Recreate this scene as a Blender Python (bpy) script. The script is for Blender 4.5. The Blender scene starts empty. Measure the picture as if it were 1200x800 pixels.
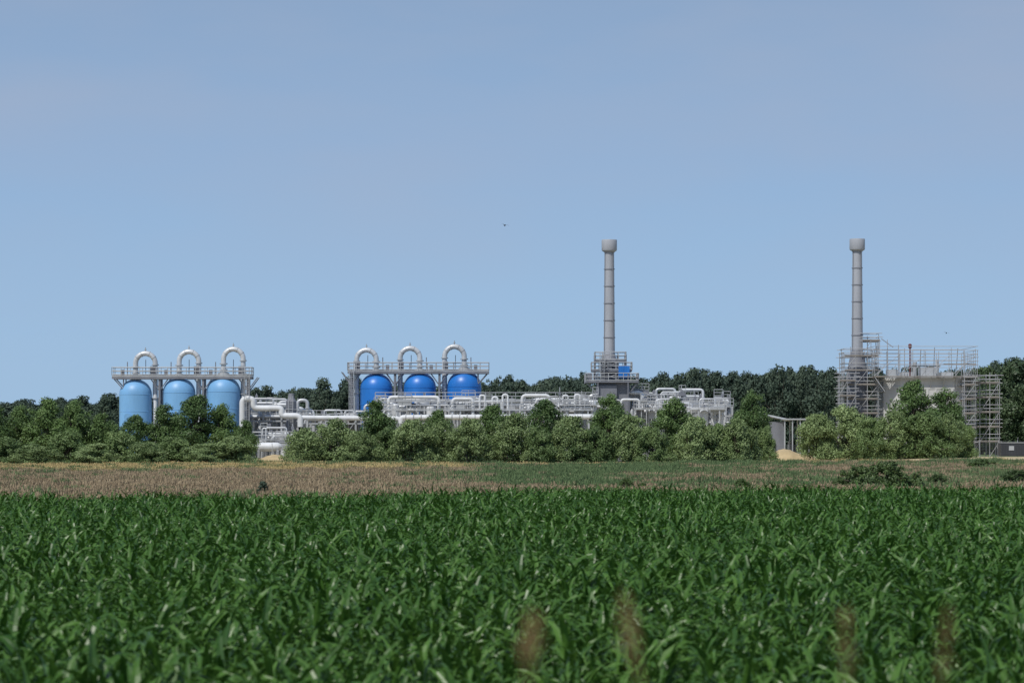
import bpy, math, random
import numpy as np
from mathutils import Vector, Matrix
random.seed(7); rng=np.random.default_rng(7)
scene=bpy.context.scene
CAMZ=3.3; F=3333.0
def wx(px,D): return (px-600.0)*D/F
def wz(py,D): return CAMZ+(520.0-py)*D/F
def sstep(a,b,t):
    t=np.clip((t-a)/(b-a),0,1); return t*t*(3-2*t)
def ground(x,y):
    z=1.7*(1-sstep(7.5,14,y))
    z=z+0.75*sstep(230,375,y)
    z=z+0.7*sstep(20,60,x)*sstep(300,380,y)
    z=z+0.08*np.sin(x*0.11+y*0.05)*sstep(150,200,y)
    return z
# ---------------------------------------------------------------- materials
def new_mat(name):
    m=bpy.data.materials.new(name); m.use_nodes=True
    nt=m.node_tree; nt.nodes.clear()
    out=nt.nodes.new('ShaderNodeOutputMaterial')
    return m,nt,out
def N(nt,t,**k):
    n=nt.nodes.new(t)
    for a,b in k.items(): setattr(n,a,b)
    return n
def ramp(nt,stops):
    r=N(nt,'ShaderNodeValToRGB')
    el=r.color_ramp.elements
    el[0].position=stops[0][0]; el[0].color=(*stops[0][1],1)
    el[1].position=stops[-1][0]; el[1].color=(*stops[-1][1],1)
    for p,c in stops[1:-1]:
        e=el.new(p); e.color=(*c,1)
    return r
def paint(name,col,rough=0.5,metal=0.0,var=0.25,scale=0.6,streak=True,spec=0.5):
    m,nt,out=new_mat(name)
    b=N(nt,'ShaderNodeBsdfPrincipled'); nt.links.new(b.outputs[0],out.inputs[0])
    tc=N(nt,'ShaderNodeTexCoord'); mp=N(nt,'ShaderNodeMapping')
    mp.inputs['Scale'].default_value=(1,1,0.25 if streak else 1)
    nt.links.new(tc.outputs['Object'],mp.inputs[0])
    no=N(nt,'ShaderNodeTexNoise'); no.inputs['Scale'].default_value=scale; no.inputs['Detail'].default_value=8; no.inputs['Roughness'].default_value=0.65
    nt.links.new(mp.outputs[0],no.inputs['Vector'])
    c=np.array(col)
    r=ramp(nt,[(0.3,tuple(c*(1-var))),(0.55,tuple(c)),(0.75,tuple(np.minimum(c*(1+var*0.5),0.9)))])
    nt.links.new(no.outputs['Fac'],r.inputs[0]); nt.links.new(r.outputs[0],b.inputs['Base Color'])
    b.inputs['Roughness'].default_value=rough; b.inputs['Metallic'].default_value=metal
    b.inputs['Specular IOR Level'].default_value=spec
    return m
def leafmat(name,dark,light,rough=0.55,trans=0.25,spec=0.3):
    m,nt,out=new_mat(name)
    b=N(nt,'ShaderNodeBsdfPrincipled')
    at=N(nt,'ShaderNodeAttribute',attribute_name='tint'); oi=N(nt,'ShaderNodeObjectInfo')
    ad=N(nt,'ShaderNodeMath',operation='MULTIPLY_ADD'); ad.inputs[1].default_value=0.42; 
    nt.links.new(oi.outputs['Random'],ad.inputs[0]); 
    mu=N(nt,'ShaderNodeMath',operation='MULTIPLY'); mu.inputs[1].default_value=0.60
    nt.links.new(at.outputs['Fac'],mu.inputs[0]); nt.links.new(mu.outputs[0],ad.inputs[2])
    r=ramp(nt,[(0.0,dark),(1.0,light)]); nt.links.new(ad.outputs[0],r.inputs[0])
    nt.links.new(r.outputs[0],b.inputs['Base Color'])
    b.inputs['Roughness'].default_value=rough; b.inputs['Specular IOR Level'].default_value=spec
    if trans>0:
        tr=N(nt,'ShaderNodeBsdfTranslucent'); mx=N(nt,'ShaderNodeMixShader')
        nt.links.new(r.outputs[0],tr.inputs[0]); mx.inputs[0].default_value=trans
        nt.links.new(b.outputs[0],mx.inputs[1]); nt.links.new(tr.outputs[0],mx.inputs[2]); nt.links.new(mx.outputs[0],out.inputs[0])
    else: nt.links.new(b.outputs[0],out.inputs[0])
    return m
M={}  # plant steel, paint and concrete tones are lightened to stand for haze
M['galv']=paint('galvanised_steel',(0.42,0.44,0.46),0.55,0.1,0.28)
M['dgrey']=paint('dark_grey_steel',(0.20,0.21,0.24),0.6,0.05,0.3)
M['stack']=paint('stack_grey_paint',(0.37,0.39,0.43),0.6,0.0,0.14,0.5)
M['ring']=paint('ring_grey_paint',(0.24,0.25,0.28),0.6,0.0,0.2)
M['silver']=paint('aluminium_cladding',(0.58,0.60,0.62),0.42,0.25,0.25)
M['white']=paint('white_paint',(0.66,0.68,0.70),0.5,0.0,0.2)
M['lblue']=paint('light_blue_paint',(0.18,0.40,0.68),0.45,0.0,0.13,0.5)
M['blue']=paint('blue_paint',(0.020,0.18,0.58),0.38,0.0,0.2,0.5)
M['concrete']=paint('weathered_concrete',(0.56,0.56,0.55),0.9,0.0,0.2,0.35)
M['scaf']=paint('scaffold_tube',(0.40,0.41,0.43),0.5,0.2,0.3)
M['plank']=paint('scaffold_plank',(0.27,0.25,0.23),0.85,0,0.35)
M['red']=paint('red_paint',(0.16,0.05,0.05),0.5)
M['dark']=paint('dark_panel',(0.05,0.055,0.065),0.6)
M['bark']=paint('bark',(0.11,0.09,0.07),0.95)
M['bird']=paint('feathers',(0.03,0.03,0.035),0.8)
M['sand']=paint('dry_sand',(0.47,0.37,0.22),0.95,0,0.2,0.8,False,0.1)
M['willow']=leafmat('willow_leaves',(0.090,0.145,0.048),(0.29,0.38,0.16),0.5,0.12)
M['alder']=leafmat('alder_leaves',(0.042,0.085,0.028),(0.16,0.25,0.078),0.5,0.12)
M['haw']=leafmat('hawthorn_leaves',(0.060,0.11,0.036),(0.22,0.31,0.115),0.5,0.12)
M['bramble']=leafmat('bramble_leaves',(0.032,0.062,0.020),(0.11,0.17,0.05),0.5,0.0)
M['oak']=leafmat('oak_leaves',(0.028,0.052,0.026),(0.10,0.145,0.062),0.5,0.0)
M['dist']=leafmat('haze_tinted_leaves',(0.032,0.056,0.042),(0.09,0.125,0.082),0.8,0.0)  # distance haze put into the leaf colour as a bluish grey-green
M['corn']=leafmat('corn_leaves',(0.020,0.074,0.008),(0.098,0.21,0.032),0.40,0.22,0.45)
M['dry']=leafmat('dry_grass',(0.22,0.165,0.105),(0.43,0.345,0.225),0.9,0.0,0.1)
M['ochre']=leafmat('ochre_grass',(0.36,0.275,0.12),(0.58,0.47,0.24),0.9,0.0,0.1)
M['green']=leafmat('green_grass',(0.07,0.12,0.05),(0.16,0.225,0.10),0.8,0.0,0.2)
M['seed']=leafmat('seed_head',(0.28,0.17,0.08),(0.50,0.36,0.19),0.9,0.3,0.1)
# ---------------------------------------------------------------- builder
class P:
    def __init__(s): s.v=[];s.f=[];s.s=[]
    def add(s,vs,fs,sm):
        o=len(s.v); s.v+= [tuple(v) for v in vs]; s.f+=[tuple(i+o for i in f) for f in fs]; s.s+=[sm]*len(fs)
    def box(s,x0,x1,y0,y1,z0,z1):
        s.add([(x0,y0,z0),(x1,y0,z0),(x1,y1,z0),(x0,y1,z0),(x0,y0,z1),(x1,y0,z1),(x1,y1,z1),(x0,y1,z1)],
          [(3,2,1,0),(4,5,6,7),(0,1,5,4),(1,2,6,5),(2,3,7,6),(3,0,4,7)],False)
    def tube(s,pts,r,n=10,caps=True):
        pts=[Vector(p) for p in pts]
        t0=(pts[1]-pts[0]).normalized()
        u=t0.orthogonal().normalized()
        rr=r if hasattr(r,'__len__') else [r]*len(pts)
        vs=[];fs=[]
        for i,p in enumerate(pts):
            if i==0:t=t0
            elif i==len(pts)-1:t=(pts[i]-pts[i-1]).normalized()
            else:t=((pts[i+1]-pts[i]).normalized()+(pts[i]-pts[i-1]).normalized()).normalized()
            u=(u-t*u.dot(t)).normalized(); w=t.cross(u)
            vs+=[p+(u*math.cos(2*math.pi*k/n)+w*math.sin(2*math.pi*k/n))*rr[i] for k in range(n)]
        for i in range(len(pts)-1):
            for k in range(n):
                a=i*n+k;b=i*n+(k+1)%n; fs.append((a,b,b+n,a+n))
        s.add(vs,fs,n>5)
        if caps:
            s.add(vs[:n],[tuple(range(n))[::-1]],False); s.add(vs[-n:],[tuple(range(n))],False)
    def rod(s,a,b,r,n=8): s.tube([a,b],r,n)
    def pipe(s,pts,r,bend=None,n=12):
        bend=bend or r*2.5
        pts=[Vector(p) for p in pts]; o=[pts[0]]
        for i in range(1,len(pts)-1):
            a,b,c=pts[i-1],pts[i],pts[i+1]
            d1=(a-b);d2=(c-b); k=min(bend,d1.length*.45,d2.length*.45)
            p1=b+d1.normalized()*k;p2=b+d2.normalized()*k
            for j in range(7):
                t=j/6; o.append(p1*(1-t)**2+b*2*t*(1-t)+p2*t*t)
        o.append(pts[-1]); s.tube(o,r,n)
    def lathe(s,cx,cy,prof,n=36,smooth=True):
        vs=[];fs=[];nr=0;prev=None
        def ring(r,z): return [(cx+r*math.cos(2*math.pi*k/n),cy+r*math.sin(2*math.pi*k/n),z) for k in range(n)]
        for i in range(len(prof)-1):
            (ra,za),(rb,zb)=prof[i],prof[i+1]; d=math.atan2(zb-za,rb-ra)
            if prev is None or abs(d-prev)>0.5: vs+=ring(ra,za); nr+=1
            vs+=ring(rb,zb); nr+=1; prev=d
            for k in range(n):
                a=(nr-2)*n+k;b=(nr-2)*n+(k+1)%n; fs.append((a,b,b+n,a+n))
        s.add(vs,fs,smooth)
        s.add(vs[:n],[tuple(range(n))[::-1]],False); s.add(vs[-n:],[tuple(range(n))],False)
    def obj(s,name,mat,parent=None):
        me=bpy.data.meshes.new(name); me.from_pydata(s.v,[],s.f)
        me.polygons.foreach_set('use_smooth',s.s); me.materials.append(mat); me.update()
        o=bpy.data.objects.new(name,me); scene.collection.objects.link(o)
        if parent: o.parent=parent
        return o
def empty(name,loc=(0,0,0)):
    e=bpy.data.objects.new(name,None); scene.collection.objects.link(e); return e
def railing(p,pts,h=1.1,sp=1.5,r=0.045):
    for a,b in zip(pts[:-1],pts[1:]):
        a=Vector(a);b=Vector(b); L=(b-a).length; n=max(1,int(round(L/sp)))
        for i in range(n+1):
            q=a.lerp(b,i/n); p.rod(q,q+Vector((0,0,h)),r,5)
        for hh in (h,h*0.55,0.12): p.rod(a+Vector((0,0,hh)),b+Vector((0,0,hh)),r,5)
def ladder(p,x,y,z0,z1,cage=True):
    for dx in (-0.28,0.28): p.rod((x+dx,y,z0),(x+dx,y,z1+1),0.04,5)
    z=z0
    while z<z1:
        p.rod((x-0.28,y,z),(x+0.28,y,z),0.025,4); z+=0.35
    if cage:
        z=z0+2.3
        while z<z1+1:
            p.tube([(x-0.35,y,z),(x-0.38,y-0.5,z),(x,y-0.75,z),(x+0.38,y-0.5,z),(x+0.35,y,z)],0.03,4); z+=1.0
        for dx,dy in ((-0.38,-0.5),(0,-0.75),(0.38,-0.5)): p.rod((x+dx,y+dy,z0+2.3),(x+dx,y+dy,z1+1),0.025,4)
# ---------------------------------------------------------------- foliage meshes
def quads_mesh(name,V,tint,mats,matidx=None,extra=None):
    n=len(V); vs=V.reshape(-1,3).tolist(); fs=(np.arange(n*4).reshape(-1,4)).tolist()
    tv=np.repeat(tint,4).tolist(); mi=[0]*n; sm=[False]*n
    if extra:
        o=len(vs); vs+=extra.v; fs+=[[i+o for i in f] for f in extra.f]; tv+=[0.5]*len(extra.v); mi+=[1]*len(extra.f); sm+=extra.s
    me=bpy.data.meshes.new(name); me.from_pydata(vs,[],fs)
    for m in mats: me.materials.append(m)
    me.polygons.foreach_set('material_index',mi); me.polygons.foreach_set('use_smooth',sm)
    a=me.attributes.new('tint','FLOAT','POINT'); a.data.foreach_set('value',tv); me.update()
    return me
def unit(a): return a/np.maximum(np.linalg.norm(a,axis=-1,keepdims=True),1e-6)
def tree_mesh(name,seed,H,W,kind,nclump,nleaf,ls,mat):
    r=np.random.default_rng(seed)
    t=r.random(nclump)**(0.85 if kind!='low' else 1.2); 
    if kind=='cone': prof=(1-t)**0.75*0.95+0.05
    elif kind=='oval': prof=np.sin(np.pi*(0.20+0.76*t))**0.8
    elif kind=='low': prof=np.cos(np.pi*0.45*t)**0.7
    else: prof=np.sin(np.pi*(0.34+0.62*t))**0.6
    ang=r.random(nclump)*2*np.pi; rad=np.sqrt(r.random(nclump))*0.92
    lob=1+0.25*np.sin(ang*3+seed)+0.14*np.sin(ang*5+seed*2+t*6)
    zb=0.04 if kind!='oval' else 0.08
    C=np.stack([np.cos(ang)*rad*prof*lob*W/2,np.sin(ang)*rad*prof*lob*W/2,H*(zb+(0.95-zb)*t)],1)
    R=(0.05+0.10*r.random(nclump))*min(W,H)*(0.6+0.5*prof)
    ct=r.random(nclump)
    w=R**2; w/=w.sum(); ci=r.choice(nclump,nleaf,p=w)
    d=unit(r.normal(size=(nleaf,3))); rr=R[ci]*(0.45+0.75*r.random(nleaf)**0.8)
    pos=C[ci]+d*rr[:,None]*np.array([1.15,1.15,0.9])
    pos[:,2]=np.maximum(pos[:,2],0.1)
    nrm=unit(d*0.85+r.normal(size=(nleaf,3))*0.5+np.array([0,0,0.35]))
    tt=unit(np.cross(nrm,r.normal(size=(nleaf,3)))); bb=np.cross(nrm,tt)
    s=ls*(0.6+0.8*r.random(nleaf))[:,None]
    V=np.stack([pos-tt*s,pos-bb*s*0.5,pos+tt*s,pos+bb*s*0.5],1)
    tint=np.clip(0.6*ct[ci]+0.4*r.random(nleaf),0,1)
    p=P(); ns=1 if kind in('oval','cone') else 4
    for k in range(ns):
        bx,by=(0,0) if ns==1 else (r.normal()*0.4,r.normal()*0.4)
        tx,ty=r.normal()*W*0.05*ns**.5,r.normal()*W*0.05*ns**.5
        top=H*(0.88 if ns==1 else 0.6); tr=H*0.018+0.05 if ns==1 else 0.09
        p.tube([(bx,by,-0.3),(bx*1.1+tx*.3,by*1.1+ty*.3,top*0.35),(tx*.7,ty*.7,top*0.7),(tx,ty,top)],[tr*1.3,tr,tr*.6,tr*.15],7)
    for i in r.choice(nclump,min(26,nclump),replace=False):
        c=C[i]; z0=c[2]*0.55; 
        p.tube([(0,0,z0),(c[0]*.5,c[1]*.5,(z0+c[2])*.5+0.1),tuple(c)],[0.09,0.06,0.02],5)
    return quads_mesh(name,V,tint,[mat,M['bark']],extra=p)
shrubs=[tree_mesh('willow_shrub_mesh%d'%i,100+i,6.0,7.0,'shrub',95,16000,0.14,M['willow']) for i in range(4)]
alders=[tree_mesh('alder_tree_mesh%d'%i,200+i,9.0,6.5,'oval',95,15000,0.15,M['alder']) for i in range(4)]
scrubs=[tree_mesh('hawthorn_mesh%d'%i,400+i,6.0,7.0,'shrub',95,16000,0.14,M['haw']) for i in range(3)]
brams=[tree_mesh('bramble_mesh%d'%i,500+i,3.0,7.0,'low',130,16000,0.11,M['bramble']) for i in range(2)]
oaks=[tree_mesh('oak_mesh%d'%i,600+i,9.0,6.5,'oval',110,18000,0.16,M['oak']) for i in range(2)]
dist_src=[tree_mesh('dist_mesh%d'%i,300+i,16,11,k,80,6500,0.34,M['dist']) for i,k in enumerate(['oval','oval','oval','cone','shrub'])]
def place(me,name,x,y,H,W,h0,w0,rot=None):
    o=bpy.data.objects.new(name,me); scene.collection.objects.link(o)
    o.location=(x,y,float(ground(x,y))-0.05); o.rotation_euler=(0,0,random.random()*6.28 if rot is None else rot)
    o.scale=(W/w0,W/w0,H/h0); return o
def tree_at(kind,px,top,wpx,D):
    x=wx(px,D); g=float(ground(x,D)); H=(wz(top,D)-g)*1.03; W=wpx*D/F
    if kind=='w': place(random.choice(shrubs),'willow_shrub',x,D,H,W,6,7.0)
    elif kind=='d': place(random.choice(scrubs),'hawthorn_shrub',x,D,H,W,6,7.0)
    elif kind=='a': place(random.choice(alders),'alder_tree',x,D,H,W,9,6.5)
L=[ # left group
('a',-60,474,70,352),('a',-15,470,60,352),('a',24,476,50,355),('a',56,467,54,352),('a',88,470,50,352),('a',120,484,46,353),('a',160,486,46,354),
('a',194,474,50,354),('a',230,463,60,352),('a',260,474,46,353),('d',-40,505,76,345),('d',5,512,60,341),('w',42,520,54,340),('d',78,506,60,344),('w',112,520,52,340),
('d',140,506,56,345),('w',172,518,54,340),('d',205,512,54,344),('w',240,520,54,340),('w',275,511,56,342),('a',287,492,34,352),
# middle
('w',356,502,50,347),('w',388,492,66,345),('w',421,506,44,343),('a',440,469,54,353),('d',455,501,48,347),('w',484,493,60,344),('w',520,494,48,347),
('a',514,480,42,354),('w',550,492,52,344),('a',578,474,50,354),('w',604,486,60,345),('a',640,468,56,353),('d',634,504,44,343),('w',670,489,56,345),
('a',714,462,54,354),('d',698,500,48,344),('w',738,488,58,345),('d',765,502,46,343),('a',790,467,54,353),('w',816,490,56,345),('d',843,497,48,346),('w',864,492,52,345),('a',882,458,46,354),('d',897,500,28,349),
# right
('w',958,486,54,378),('w',992,478,62,380),('d',1020,490,48,376),('w',1044,482,56,377),('a',1070,446,56,388),('d',1085,482,60,376),('a',1108,456,56,386),('w',1112,486,46,377),('d',1132,498,32,378)]
for t in L: tree_at(*t)
for px,top,w,D in [(1150,430,66,500),(1185,421,80,495),(1225,418,80,500),(1270,424,80,498),(1168,445,60,480),(1205,450,60,478)]:
    x=wx(px,D); g=float(ground(x,D)); place(random.choice(oaks),'oak_tree',x,D,(wz(top,D)-g)*1.03,w*D/F,9,6.5)
# meadow bushes
for px,top,w,D in [(1040,541,84,190),(1008,547,62,193),(735,560,26,188),(752,565,20,188),(868,561,30,192),(1190,551,56,205),(1098,556,36,198),(540,551,18,290),(1150,538,44,300)]:
    x=wx(px,D); g=float(ground(x,D)); place(random.choice(brams),'bramble_bush',x,D,(wz(top,D)-g)*1.06,w*D/F,3,7.0)
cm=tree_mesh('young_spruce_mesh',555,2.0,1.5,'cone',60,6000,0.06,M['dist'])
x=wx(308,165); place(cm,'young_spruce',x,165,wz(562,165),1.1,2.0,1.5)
# ---------------------------------------------------------------- instancing
def instancer(name,pts,rots,scl,idx,meshes):
    coll=bpy.data.collections.new(name+'_source')
    for i,me in enumerate(meshes):
        coll.objects.link(bpy.data.objects.new('%s_part_%d'%(name,i),me))
    me=bpy.data.meshes.new(name); n=len(pts)
    me.vertices.add(n); me.vertices.foreach_set('co',np.asarray(pts,dtype=np.float32).ravel())
    a=me.attributes.new('rot','FLOAT_VECTOR','POINT'); a.data.foreach_set('vector',np.asarray(rots,dtype=np.float32).ravel())
    a=me.attributes.new('scl','FLOAT_VECTOR','POINT'); a.data.foreach_set('vector',np.asarray(scl,dtype=np.float32).ravel())
    a=me.attributes.new('idx','INT','POINT'); a.data.foreach_set('value',np.asarray(idx,dtype=np.int32))
    o=bpy.data.objects.new(name,me); scene.collection.objects.link(o)
    ng=bpy.data.node_groups.new(name+'_scatter','GeometryNodeTree')
    ng.interface.new_socket(name='Geometry',in_out='INPUT',socket_type='NodeSocketGeometry')
    ng.interface.new_socket(name='Geometry',in_out='OUTPUT',socket_type='NodeSocketGeometry')
    gi=ng.nodes.new('NodeGroupInput'); go=ng.nodes.new('NodeGroupOutput')
    ci=ng.nodes.new('GeometryNodeCollectionInfo'); ci.inputs['Collection'].default_value=coll
    ci.inputs['Separate Children'].default_value=True; ci.inputs['Reset Children'].default_value=True
    ip=ng.nodes.new('GeometryNodeInstanceOnPoints'); ip.inputs['Pick Instance'].default_value=True
    def na(t,nm):
        x=ng.nodes.new('GeometryNodeInputNamedAttribute'); x.data_type=t; x.inputs['Name'].default_value=nm; return x.outputs['Attribute']
    e=ng.nodes.new('FunctionNodeEulerToRotation')
    l=ng.links.new
    l(gi.outputs[0],ip.inputs['Points']); l(ci.outputs[0],ip.inputs['Instance'])
    l(na('FLOAT_VECTOR','rot'),e.inputs[0]); l(e.outputs[0],ip.inputs['Rotation'])
    l(na('FLOAT_VECTOR','scl'),ip.inputs['Scale']); l(na('INT','idx'),ip.inputs['Instance Index'])
    l(ip.outputs[0],go.inputs[0])
    md=o.modifiers.new('scatter','NODES'); md.node_group=ng
    return o
tp=np.array([(-700,462),(0,469),(140,471),(285,463),(330,457),(400,450),(470,456),(600,448),(660,444),(740,442),(800,440),(860,435),(900,433),(960,431),(1000,438),(1130,434),(1200,424),(1900,420)])
pts=[];rots=[];scl=[];idx=[]
for row,D in enumerate([640,660,680,700,720]):
    x=-260.0
    while x<260:
        px=600+x*F/D; top=np.interp(px,tp[:,0],tp[:,1])+rng.normal()*4.5+(2 if row==0 else 0)
        y=D+rng.normal()*5; g=float(ground(x,y)); H=max(7,wz(top,D)-g)
        pts.append((x,y,g-0.2)); rots.append((0,0,rng.random()*6.28)); w=(0.7+0.5*rng.random())*0.85
        scl.append((w,w,H/16*1.03)); idx.append(3 if (rng.random()<(0.5 if 850<px<1000 else 0.06)) else int(rng.choice([0,1,2,4])))
        x+=3.4+2.4*rng.random()
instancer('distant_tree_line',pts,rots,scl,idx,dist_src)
# corn
def corn_mesh(name,seed):
    r=random.Random(seed); quads=[];tint=[]
    H=1.0; p=P(); p.tube([(0,0,0),(0,0,0.6),(r.uniform(-.02,.02),0,H)],[0.016,0.013,0.006],5)
    a0=r.random()*6.28; nl=10
    for i in range(nl):
        h=0.2+0.78*i/(nl-1)*H; az=a0+(i%2)*math.pi+r.uniform(-.45,.45)
        Ln=r.uniform(.60,.90)*(1.0 if i>2 else 0.8); 
        if i>=nl-3: Ln*=r.uniform(.62,.9)
        e=math.radians(r.uniform(46,70)+ (14 if i>=nl-3 else 0)); bend=math.radians(r.uniform(70,150)*(0.75 if i>=nl-3 else 1))
        wm=r.uniform(.034,.049); tw=r.uniform(-.9,.9)
        c=Vector((0,0,h)); hd=Vector((math.cos(az),math.sin(az),0)); sd0=Vector((-math.sin(az),math.cos(az),0)); n=7
        prev=None; lt=r.random()
        for k in range(n+1):
            s=k/n; ang=e-bend*s**1.4; d=hd*math.cos(ang)+Vector((0,0,math.sin(ang)))
            up=sd0.cross(d)*-1
            tq=tw*s; sd=sd0*math.cos(tq)+up*math.sin(tq); upn=up*math.cos(tq)-sd0*math.sin(tq)
            w=wm*min(1,0.45+s*3)*(1-s**2.0)**0.95+0.001
            wav=0.014*math.sin(s*19+lt*6)
            cur=(c-sd*w+upn*(w*.35+wav),c.copy(),c+sd*w+upn*(w*.35-wav))
            if prev:
                quads.append([prev[0],prev[1],cur[1],cur[0]]); tint.append(0.02+0.82*lt)
                quads.append([prev[1],prev[2],cur[2],cur[1]]); tint.append(0.02+0.82*lt+0.14)
            prev=cur; c=c+d*(Ln/n)
    V=np.array([[tuple(v) for v in q] for q in quads]); 
    me=quads_mesh(name,V,np.clip(np.array(tint),0,1),[M['corn'],M['corn']],extra=p)
    me.polygons.foreach_set('use_smooth',[True]*len(me.polygons)); return me
corns=[corn_mesh('corn%d'%i,i) for i in range(12)]
pts=[]
ca,sa=math.cos(0.35),math.sin(0.35)
u=-140.0
while u<140:
    vs=np.arange(-60,200,0.17); xs=u*ca+vs*sa; ys=vs*ca-u*sa
    far=127+xs*0.62+1.5*np.sin(xs*.2)
    ok=(ys>15.5)&(ys<far)&(np.abs(xs)<0.19*ys+5)
    xs=xs[ok]+rng.normal(size=ok.sum())*.05; ys=ys[ok]+rng.normal(size=ok.sum())*.05
    pts+=list(zip(xs,ys)); u+=0.64
pts=np.array(pts); n=len(pts); print('corn',n)
hv=1.0+0.09*np.sin(pts[:,0]*.31+1)*np.sin(pts[:,1]*.17)+0.05*np.sin(pts[:,0]*.9+pts[:,1]*.4)
s=(0.80+0.12*rng.normal(size=n))*hv; s=np.clip(s,0.48,1.08)
instancer('corn_field',np.column_stack([pts,ground(pts[:,0],pts[:,1])]),np.column_stack([rng.normal(size=n)*.09,rng.normal(size=n)*.09,rng.random(n)*6.28]),np.column_stack([s*1.04,s*1.04,s]),rng.integers(0,12,n),corns)
# grasses
def tuft(name,seed,h,rad,nb,mat,bw=0.03):
    r=np.random.default_rng(seed); a=r.random(nb)*6.28; d=np.sqrt(r.random(nb))*rad
    b=np.stack([np.cos(a)*d,np.sin(a)*d,np.zeros(nb)-.05],1); hh=h*(0.55+0.6*r.random(nb))
    le=r.normal(size=(nb,2))*0.28*hh[:,None]; tip=b+np.column_stack([le,hh+.05])
    mid=b+np.column_stack([le*.3,hh*.6]); ta=r.random(nb)*3.14; sd=np.column_stack([np.cos(ta),np.sin(ta),np.zeros(nb)])*bw
    V=np.concatenate([np.stack([b-sd,b+sd,mid+sd,mid-sd],1),np.stack([mid-sd,mid+sd,tip+sd*.5,tip-sd*.5],1)])
    t=r.random(nb); return quads_mesh(name,V,np.concatenate([t,t]),[mat])
dry=[tuft('dry%d'%i,i,0.40,0.75,100,M['dry']) for i in range(4)]
och=[tuft('och%d'%i,20+i,0.38,0.75,100,M['ochre']) for i in range(3)]
grn=[tuft('grn%d'%i,40+i,0.42,0.75,100,M['green']) for i in range(4)]
n=60000
gy=112+ (345-112)*rng.random(n)**0.8; gx=(rng.random(n)*2-1)*(0.20*gy+14)
far=127+gx*0.62
ok=(gy>far+1.5); gx=gx[ok];gy=gy[ok]; n=len(gx)
def zone(x,y):
    px=600+x*F/y; py=520+(CAMZ-ground(x,y))*F/y
    no=np.sin(x*.13+np.sin(y*.05)*2)*.5+np.sin(x*.31+y*.11)*.3+np.sin(x*.047-y*.03)*.6
    och=sstep(0.2,0.6,(y-285+no*10)/25)*(px<560)+0.75*sstep(0,1,(y-312+no*8)/25)*(px>=560)
    # patches of green rushes scattered over the drying meadow
    g=np.zeros_like(px)
    for cx_,cy_,rx,ry,am in ((630,563,110,8,1.3),(720,553,100,6,1.2),(850,546,100,4,1.0),(690,573,80,4,.9),(970,574,240,4,.75),(1130,543,100,6,.85),(470,546,130,2,.5),(1170,562,80,6,.65),(900,558,90,3,.45)):
        g=g+am*np.exp(-((px-cx_+no*22)/rx)**2-((py-cy_+no*2)/ry)**2)
    g=g+0.12*(no>.5)
    return np.clip(g,0,1),np.clip(och,0,1)
g,oc=zone(gx,gy); rnd=rng.random(n)
kind=np.where(rnd<0.04+0.92*g,2,np.where(rng.random(n)<oc,1,0))
for k,(nm,src) in enumerate([('dry_meadow_grass',dry),('ochre_meadow_grass',och),('green_meadow_grass',grn)]):
    m=kind==k; c=m.sum(); s=0.6+0.6*rng.random(c)
    if k==2: s*=1.1
    instancer(nm,np.column_stack([gx[m],gy[m],ground(gx[m],gy[m])]),np.column_stack([np.zeros(c),np.zeros(c),rng.random(c)*6.28]),np.column_stack([s,s,s*(0.7+.8*rng.random(c)**2)]),rng.integers(0,len(src),c),src)
# ---------------------------------------------------------------- ground
xs=np.unique(np.concatenate([np.linspace(-5000,-150,14),np.linspace(-150,150,151),np.linspace(150,5000,14)]))
ys=np.unique(np.concatenate([np.linspace(-300,0,6),np.linspace(0,20,41),np.linspace(20,100,21),np.linspace(100,450,176),np.linspace(450,8000,20)]))
X,Y=np.meshgrid(xs,ys); Z=ground(X,Y); nx,ny=len(xs),len(ys)
vs=np.stack([X,Y,Z],-1).reshape(-1,3); 
fs=[(j*nx+i,j*nx+i+1,(j+1)*nx+i+1,(j+1)*nx+i) for j in range(ny-1) for i in range(nx-1)]
me=bpy.data.meshes.new('ground'); me.from_pydata(vs.tolist(),[],fs)
g,oc=zone(X.ravel(),np.maximum(Y.ravel(),1.0)); yy=Y.ravel(); xx=X.ravel()
meadow=((yy>127+xx*.62)).astype(float)
cols=np.zeros((len(vs),4)); 
base=np.array([.29,.225,.145]); cg=np.array([.12,.165,.075]); co=np.array([.48,.38,.19]); soil=np.array([.07,.055,.035])
c=base*(1-oc[:,None])+co*oc[:,None]; c=c*(1-g[:,None])+cg*g[:,None]; c=c*meadow[:,None]+soil*(1-meadow[:,None])
bank=(yy<15); c[bank]=cg
farm=yy>430; c[farm]=np.array([.12,.16,.07])
gap=((yy>345)&(yy<=430)); c[gap]=np.array([.50,.42,.26])
cols[:,:3]=c; cols[:,3]=1
a=me.color_attributes.new('zone','FLOAT_COLOR','POINT'); a.data.foreach_set('color',cols.ravel())
m,nt,out=new_mat('ground_soil_and_grass'); b=N(nt,'ShaderNodeBsdfPrincipled'); nt.links.new(b.outputs[0],out.inputs[0])
at=N(nt,'ShaderNodeAttribute',attribute_name='zone'); tc=N(nt,'ShaderNodeTexCoord'); no=N(nt,'ShaderNodeTexNoise'); no.inputs['Scale'].default_value=0.8; no.inputs['Detail'].default_value=10
nt.links.new(tc.outputs['Object'],no.inputs['Vector']); r=ramp(nt,[(0.3,(.6,.6,.6)),(0.7,(1.25,1.25,1.25))]); nt.links.new(no.outputs['Fac'],r.inputs[0])
mx=N(nt,'ShaderNodeMix',data_type='RGBA',blend_type='MULTIPLY'); mx.inputs[0].default_value=1
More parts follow.
